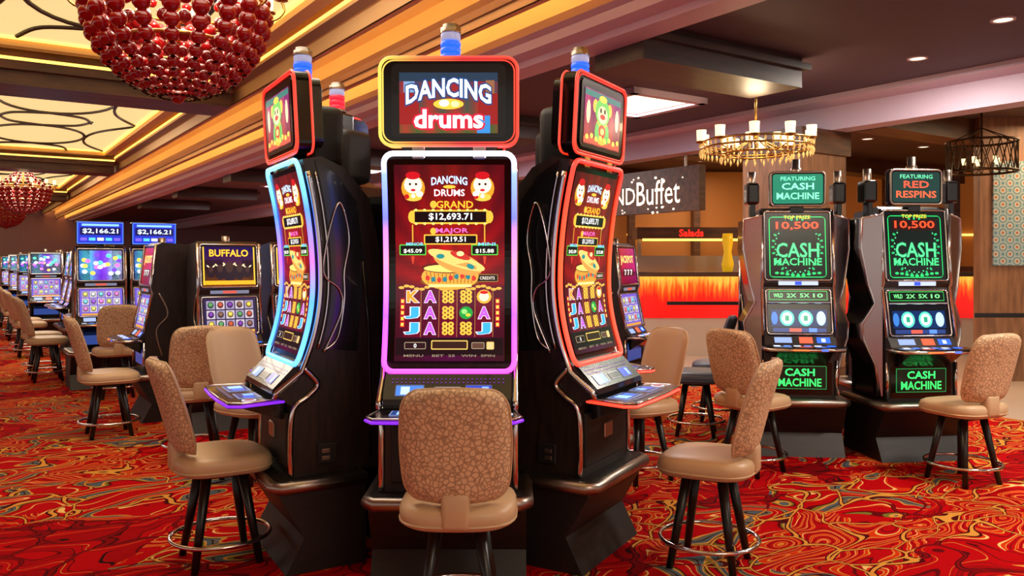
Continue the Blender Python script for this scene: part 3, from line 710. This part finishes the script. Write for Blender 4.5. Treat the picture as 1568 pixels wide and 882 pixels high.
r=ramp(m,[(0,(206,12,14)),(.5,(232,24,16)),(.75,(255,96,18)),(1,(255,200,70))])
L(m,tc.outputs['Object'],mp.inputs[0]);L(m,mp.outputs[0],nz.inputs['Vector']);L(m,nz.outputs['Fac'],mu.inputs[0]);L(m,tc.outputs['Object'],sp.inputs[0]);L(m,sp.outputs['Z'],mr.inputs[0])
L(m,mu.outputs[0],aa.inputs[0]);L(m,mr.outputs[0],aa.inputs[1]);L(m,aa.outputs[0],r.inputs[0]);L(m,r.outputs[0],bsdf(m).inputs['Emission Color']);bsdf(m).inputs['Emission Strength'].default_value=1.05
m=mat('mosaic_panel',(140,160,150),.5); M['mosaic']=m
tc=N(m,'ShaderNodeTexCoord'); mp=N(m,'ShaderNodeMapping'); mp.inputs['Rotation'].default_value=(0,.785,0); mp.inputs['Scale'].default_value=(1,0,1)
vo=N(m,'ShaderNodeTexVoronoi'); vo.inputs['Scale'].default_value=8; vo.inputs['Randomness'].default_value=.0
r=ramp(m,[(.08,(160,90,54)),(.2,(200,196,176)),(.36,(70,122,142)),(.5,(176,186,176)),(.62,(84,132,148))]); L(m,tc.outputs['Object'],mp.inputs[0]); L(m,mp.outputs[0],vo.inputs['Vector']);L(m,vo.outputs['Distance'],r.inputs[0]);L(m,r.outputs[0],bsdf(m).inputs['Base Color'])
def room(mb,name): return inst(mb.mesh(name+'_m'),name,(0,0,0),A34)
mb=MB(); mb.add(box(-12,8.3,-8,42,-.1,0),'carpet'); room(mb,'floor')
mb=MB(); mb.add(box(8.3,18.1,-8,42,-.1,0),'tile'); room(mb,'floor_tile')
mb=MB()
S0,S1=-8,42
def strip(p,k):
    (t0,z0),(t1,z1)=p; mb.add(([(t0,S0,z0),(t1,S0,z1),(t1,S1,z1),(t0,S1,z0)],[(0,1,2,3)]),k)
strip(((-.5,4.0),(2.9,4.0)),'gold_paint')
for p,k in [(((-12,3.75),(-.5,3.75)),'tan_paint'),(((-.5,3.75),(-.5,4.0)),'gold_paint'),
 (((2.9,4.0),(2.9,3.8)),'gold_paint'),(((2.9,3.8),(2.98,3.75)),'brown_paint'),(((2.98,3.75),(3.12,3.75)),'tan_paint'),(((3.12,3.75),(3.12,3.78)),'brown_paint'),(((3.12,3.78),(3.5,3.78)),'gold_paint'),
 (((3.5,3.78),(3.5,3.62)),'gold_paint'),(((3.5,3.62),(3.46,3.60)),'tan_paint'),(((3.46,3.60),(3.46,3.54)),'brown_paint'),(((3.46,3.54),(3.5,3.50)),'tan_paint'),(((3.5,3.50),(3.53,3.50)),'brown_paint'),(((3.53,3.50),(3.53,3.60)),'brown_paint'),
 (((3.53,3.60),(3.88,3.60)),'gold_paint'),(((3.88,3.60),(3.88,3.44)),'gold_paint'),(((3.88,3.44),(3.94,3.40)),'tan_paint'),(((3.94,3.40),(4.02,3.38)),'lav'),(((4.02,3.38),(4.06,3.32)),'lav'),(((4.06,3.32),(4.2,3.30)),'lav'),(((4.2,3.30),(4.24,3.26)),'lav'),(((4.24,3.26),(4.5,3.26)),'lav'),(((4.5,3.26),(4.5,3.4)),'lav'),
 (((4.5,3.4),(8.4,3.4)),'dkceil'),(((8.2,3.34),(8.4,3.30)),'lav'),(((8.2,3.4),(8.2,3.34)),'lav'),(((8.4,3.30),(8.4,3.03)),'lav'),(((8.4,3.03),(8.7,3.03)),'lav'),(((8.7,3.03),(8.7,3.3)),'rceil'),(((8.7,3.3),(18.1,3.3)),'rceil')]: strip(p,k)
room(mb,'ceiling')
# cove ledges with lamp strips lying on them, washing the recess behind
mb=MB()
for t,z,zt in ((3.0,3.60,3.75),(3.53,3.43,3.50)):
    mb.add(box(t,t+.02,S0,S1,z,zt),'tan_paint'); mb.add(box(t,t+.08,S0,S1,z,z+.015),'tan_paint'); mb.add(box(t+.03,t+.06,S0,S1,z+.017,z+.032),'cove2')
mb.add(box(2.893,2.897,S0,S1,3.84,3.875),'cove')
room(mb,'trim_cove')
BS=(.9,11.2,20.9,31)
segs=[(-7.5,.4),(1.4,10.7),(11.7,20.4),(21.4,30.5),(31.5,41)]
for a,b in segs:
    mb=MB(); mb.add(box(-.2,2.6,a+.3,b-.3,3.95,3.99),'panel')
    for x0,x1,y0,y1 in ((-.25,-.2,a+.25,b-.25),(2.6,2.65,a+.25,b-.25),(-.25,2.65,a+.25,a+.3),(-.25,2.65,b-.3,b-.25)): mb.add(box(x0,x1,y0,y1,3.93,3.99),'cove')
    for x0,x1,y0,y1 in ((-.4,-.25,a+.1,b-.1),(2.65,2.8,a+.1,b-.1),(-.4,2.8,a+.1,a+.25),(-.4,2.8,b-.25,b-.1)): mb.add(box(x0,x1,y0,y1,3.86,3.99),'tan_paint')
    n=2; ln=(b-a-.6)/n
    for i in range(n):
        cs=a+.3+ln*(i+.5)
        mb.add(tube([(1.2+.8*math.cos(2*math.pi*k/32),cs+1.3*math.sin(2*math.pi*k/32),3.94) for k in range(32)],.026,6,True),'iron')
        for sx in (-1,1):
            mb.add(tube(smooth_path([(1.2+sx*1.38,cs-ln*.48,3.94),(1.2+sx*.95,cs-1.0,3.94),(1.2+sx*.82,cs,3.94),(1.2+sx*.95,cs+1.0,3.94),(1.2+sx*1.38,cs+ln*.48,3.94)],6),.026,6),'iron')
            mb.add(tube(smooth_path([(1.2,cs+sx*1.32,3.94),(1.2+.5,cs+sx*1.55,3.94),(1.2+.7,cs+sx*2.1,3.94)],6),.026,6),'iron')
            mb.add(tube(smooth_path([(1.2,cs+sx*1.32,3.94),(1.2-.5,cs+sx*1.55,3.94),(1.2-.7,cs+sx*2.1,3.94)],6),.026,6),'iron')
    room(mb,'ceiling_coffer')
for s in BS:
    mb=MB(); mb.add(box(-.5,2.89,s-.4,s+.4,3.5,4.0),'beam'); mb.add(box(-.5,2.89,s-.5,s+.5,3.66,3.76),'beam'); mb.add(box(-.5,2.89,s-.48,s-.44,3.77,3.80),'cove'); mb.add(box(-.5,2.89,s+.44,s+.48,3.77,3.80),'cove')
    room(mb,'ceiling_beam')
for s in (5.1,9.1,13.1,17.1,22,27):
    mb=MB(); mb.add(box(4.5,6.5,s-.3,s+.3,3.12,3.4),'dbeam'); mb.add(box(4.5,6.56,s-.36,s+.36,3.28,3.34),'dbeam'); room(mb,'ceiling_beam')
for s in (7.2,11.2,15.2,19.5,24.5):
    mb=MB(); mb.add(box(6.15,7.1,s-.5,s+.5,3.37,3.40),'sky'); mb.add(box(6.05,6.15,s-.6,s+.6,3.33,3.4),'lav');mb.add(box(7.1,7.2,s-.6,s+.6,3.33,3.4),'lav')
    for q in (-1,1): mb.add(box(6.05,7.2,s+q*.55-.05,s+q*.55+.05,3.33,3.4),'lav')
    room(mb,'ceiling_light_panel')
for s in (2.5,5.5,8.5,12,16):
    mb=MB(); mb.add(box(8.7,17.9,s-.2,s+.2,3.02,3.3),'beam'); room(mb,'ceiling_beam')
def downlight(x,y,z):
    mb=MB(); mb.add(lathe([(.07,-.012),(.09,-.012),(.09,.0)],20),'lav'); mb.add(lathe([(.001,-.008),(.07,-.008)],20),'sky'); inst(mb.mesh('dl'),'recessed_downlight',(x,y,z))
downlight(3.85,6.4,3.4)
for t,s in ((7.4,4.2),(5.6,1.2),(7.4,-1)): p=ts(t,s,3.4); downlight(*p)
for t in (9.6,11,12.5):
    for s in (4,7,10.2): p=ts(t,s,3.3); downlight(*p)
mb=MB(); mb.add(box(-12,18,42,42.1,0,4.1),'wallb'); room(mb,'wall_back')
mb=MB(); mb.add(box(18,18.1,-8,42,0,3.4),'amber_wall'); room(mb,'wall_right')
mb=MB(); mb.add(box(.6,12,13.0,13.5,0,.6),'stone'); mb.add(box(.6,12,12.98,13.5,.6,1.26),'counter'); mb.add(box(.5,12,12.9,13.6,1.26,1.33),'beam'); inst(mb.mesh('ctr'),'buffet_counter')
mb=MB(); mb.add(box(.5,10.6,16,16.1,0,3.25),'amber_wall')
for i in range(8):
    x=1.0+i*1.25; mb.add(box(x,x+.75,15.9,16.0,1.3,1.4),'beam'); mb.add(box(x,x+.75,15.92,16.0,2.0,2.04),'cove'); mb.add(box(x,x+.12,15.7,16.0,0,3.2),'beam')
inst(mb.mesh('rbw'),'wall_restaurant')
vm=MB(); vm.add(lathe([(.001,0),(.08,0),(.1,.12),(.06,.32),(.09,.5),(.08,.62),(.001,.62)],14),'yellow',True); vme=vm.mesh('glass_columns')  # short turned column of yellow glass, set on the buffet counter
for x in (3.5,3.85,6.3,6.7): inst(vme,'yellow_glass_column',(x,13.25,1.332))
mb=MB(); mb.add(box(2.2,5.2,14.4,14.9,0,1.6),'steel'); mb.add(box(2.2,5.2,14.35,14.9,1.9,2.1),'beam'); mb.add(box(2.3,5.1,14.36,14.4,1.86,1.9),'cove')
for x in (2.25,5.1): mb.add(box(x,x+.06,14.6,14.66,1.6,1.9),'steel')
a=Art(mb,lambda x,z,l:(x,14.34,z),'salad'); a.text('Salads',3.15,2.0,.42,.12,(255,40,30),1,bold=.03)
inst(mb.mesh('sal'),'salad_bar')
mb=MB(); mb.add(box(-.42,.42,-.42,.42,0,3.03),'pillar'); mb.add(box(-.46,.46,-.46,.46,0,.25),'beam'); mb.add(box(-.46,.46,-.46,.46,2.75,3.03),'beam')
inst(mb.mesh('pil'),'pillar',(3.4,9.85,0),A34)
mb=MB(); mb.add(box(0,2.2,0,.15,0,3.3),'pillar'); mb.add(box(.15,2.0,-.03,0,1.45,2.75),'mosaic'); inst(mb.mesh('mos'),'wall_mosaic',(5.85,10.2,0))
mb=MB(); mb.add(box(8.55,8.68,8.0,10.9,2.22,2.86),'beam')
for s in (8.3,10.5): mb.add(box(8.6,8.63,s,s+.03,2.86,3.04),'steel')
a=Art(mb,lambda x,z,l:(8.53,9.42-x,z),'white_em')
a.text('GRAND',-.44,2.5,1.15,.26,(255,255,255),1,bold=.0); a.text('Buffet',.62,2.52,.9,.36,(255,255,255),1,bold=.0)
for k in range(22): 
    x=random.uniform(-.9,1.15); z=2.5+random.choice((-.24,.25))+random.uniform(-.06,.06)
    mb.add(ball((8.53,9.42-x,z),random.uniform(.01,.022),6,4),'white_em')
room(mb,'restaurant_sign')
for x,y in ((3.3,11.6),(4.4,11.4),(6.2,9.0),(7.6,9.2)):
    mb=MB(); mb.add(lathe([(.001,0),(.17,0),(.17,.02),(.03,.04),(.03,.95),(.04,.96),(.04,1.0),(.001,1.0)],16),'matte',True)
    mb.add(box(-1.1,0,-.003,.003,.88,.93),'matte'); inst(mb.mesh('stan'),'belt_stanchion',(x,y,0))
# ---------------------------------------------------------------- lights
def area(name,loc,size,e,col,rot=(0,0,0)):
    l=bpy.data.lights.new(name,'AREA'); l.shape='RECTANGLE'; l.size=size[0]; l.size_y=size[1]; l.energy=e; l.color=col
    o=bpy.data.objects.new(name,l); o.location=loc; o.rotation_euler=rot; scn.collection.objects.link(o)
W=(1,.9,.78)
for s,e in ((-3.5,150),(5.6,110),(15.5,150),(25,160)): area('coffer_lamp',ts(1.2,s,3.93),(2.2,3.5),e,W,(0,0,A34))
for s,e in ((7.2,60),(11.2,100),(15.2,140),(19.5,160),(24.5,180)): area('panel_lamp',ts(6.62,s,3.36),(.9,.95),e,(1,.9,.9),(0,0,A34))
for t,s,e in ((5.6,1.2,115),(7.4,-1,70),(7.4,4.2,60)):
    area('downlight_lamp',ts(t,s,3.37),(.4,.4),e,W)
area('downlight_lamp',(3.85,6.4,3.37),(.12,.12),30,W)
for s in (4,7,10.2): area('restaurant_lamp',ts(11,s,3.2),(1,1),60,(1,.7,.4))
def pl(loc,e,col,r=.1):
    l=bpy.data.lights.new('bulb','POINT'); l.energy=e; l.color=col; l.shadow_soft_size=r; o=bpy.data.objects.new('chandelier_bulb',l); o.location=loc; scn.collection.objects.link(o)
pl(ts(1.27,6.1,3.5),60,(1,.75,.45)); pl(ts(1.27,23.5,3.5),60,(1,.75,.45)); pl((2.42,8.1,2.9),20,(1,.75,.45))
w=bpy.data.worlds.new('W'); scn.world=w; w.use_nodes=True
w.node_tree.nodes['Background'].inputs[0].default_value=(1,.88,.77,1); w.node_tree.nodes['Background'].inputs[1].default_value=.68
cd=bpy.data.cameras.new('cam'); cd.lens=28.7; cd.sensor_width=36; cd.shift_y=-.026; cd.clip_end=200
co=bpy.data.objects.new('camera',cd); co.location=(0,0,1.5); co.rotation_euler=(math.pi/2,0,0); scn.collection.objects.link(co); scn.camera=co
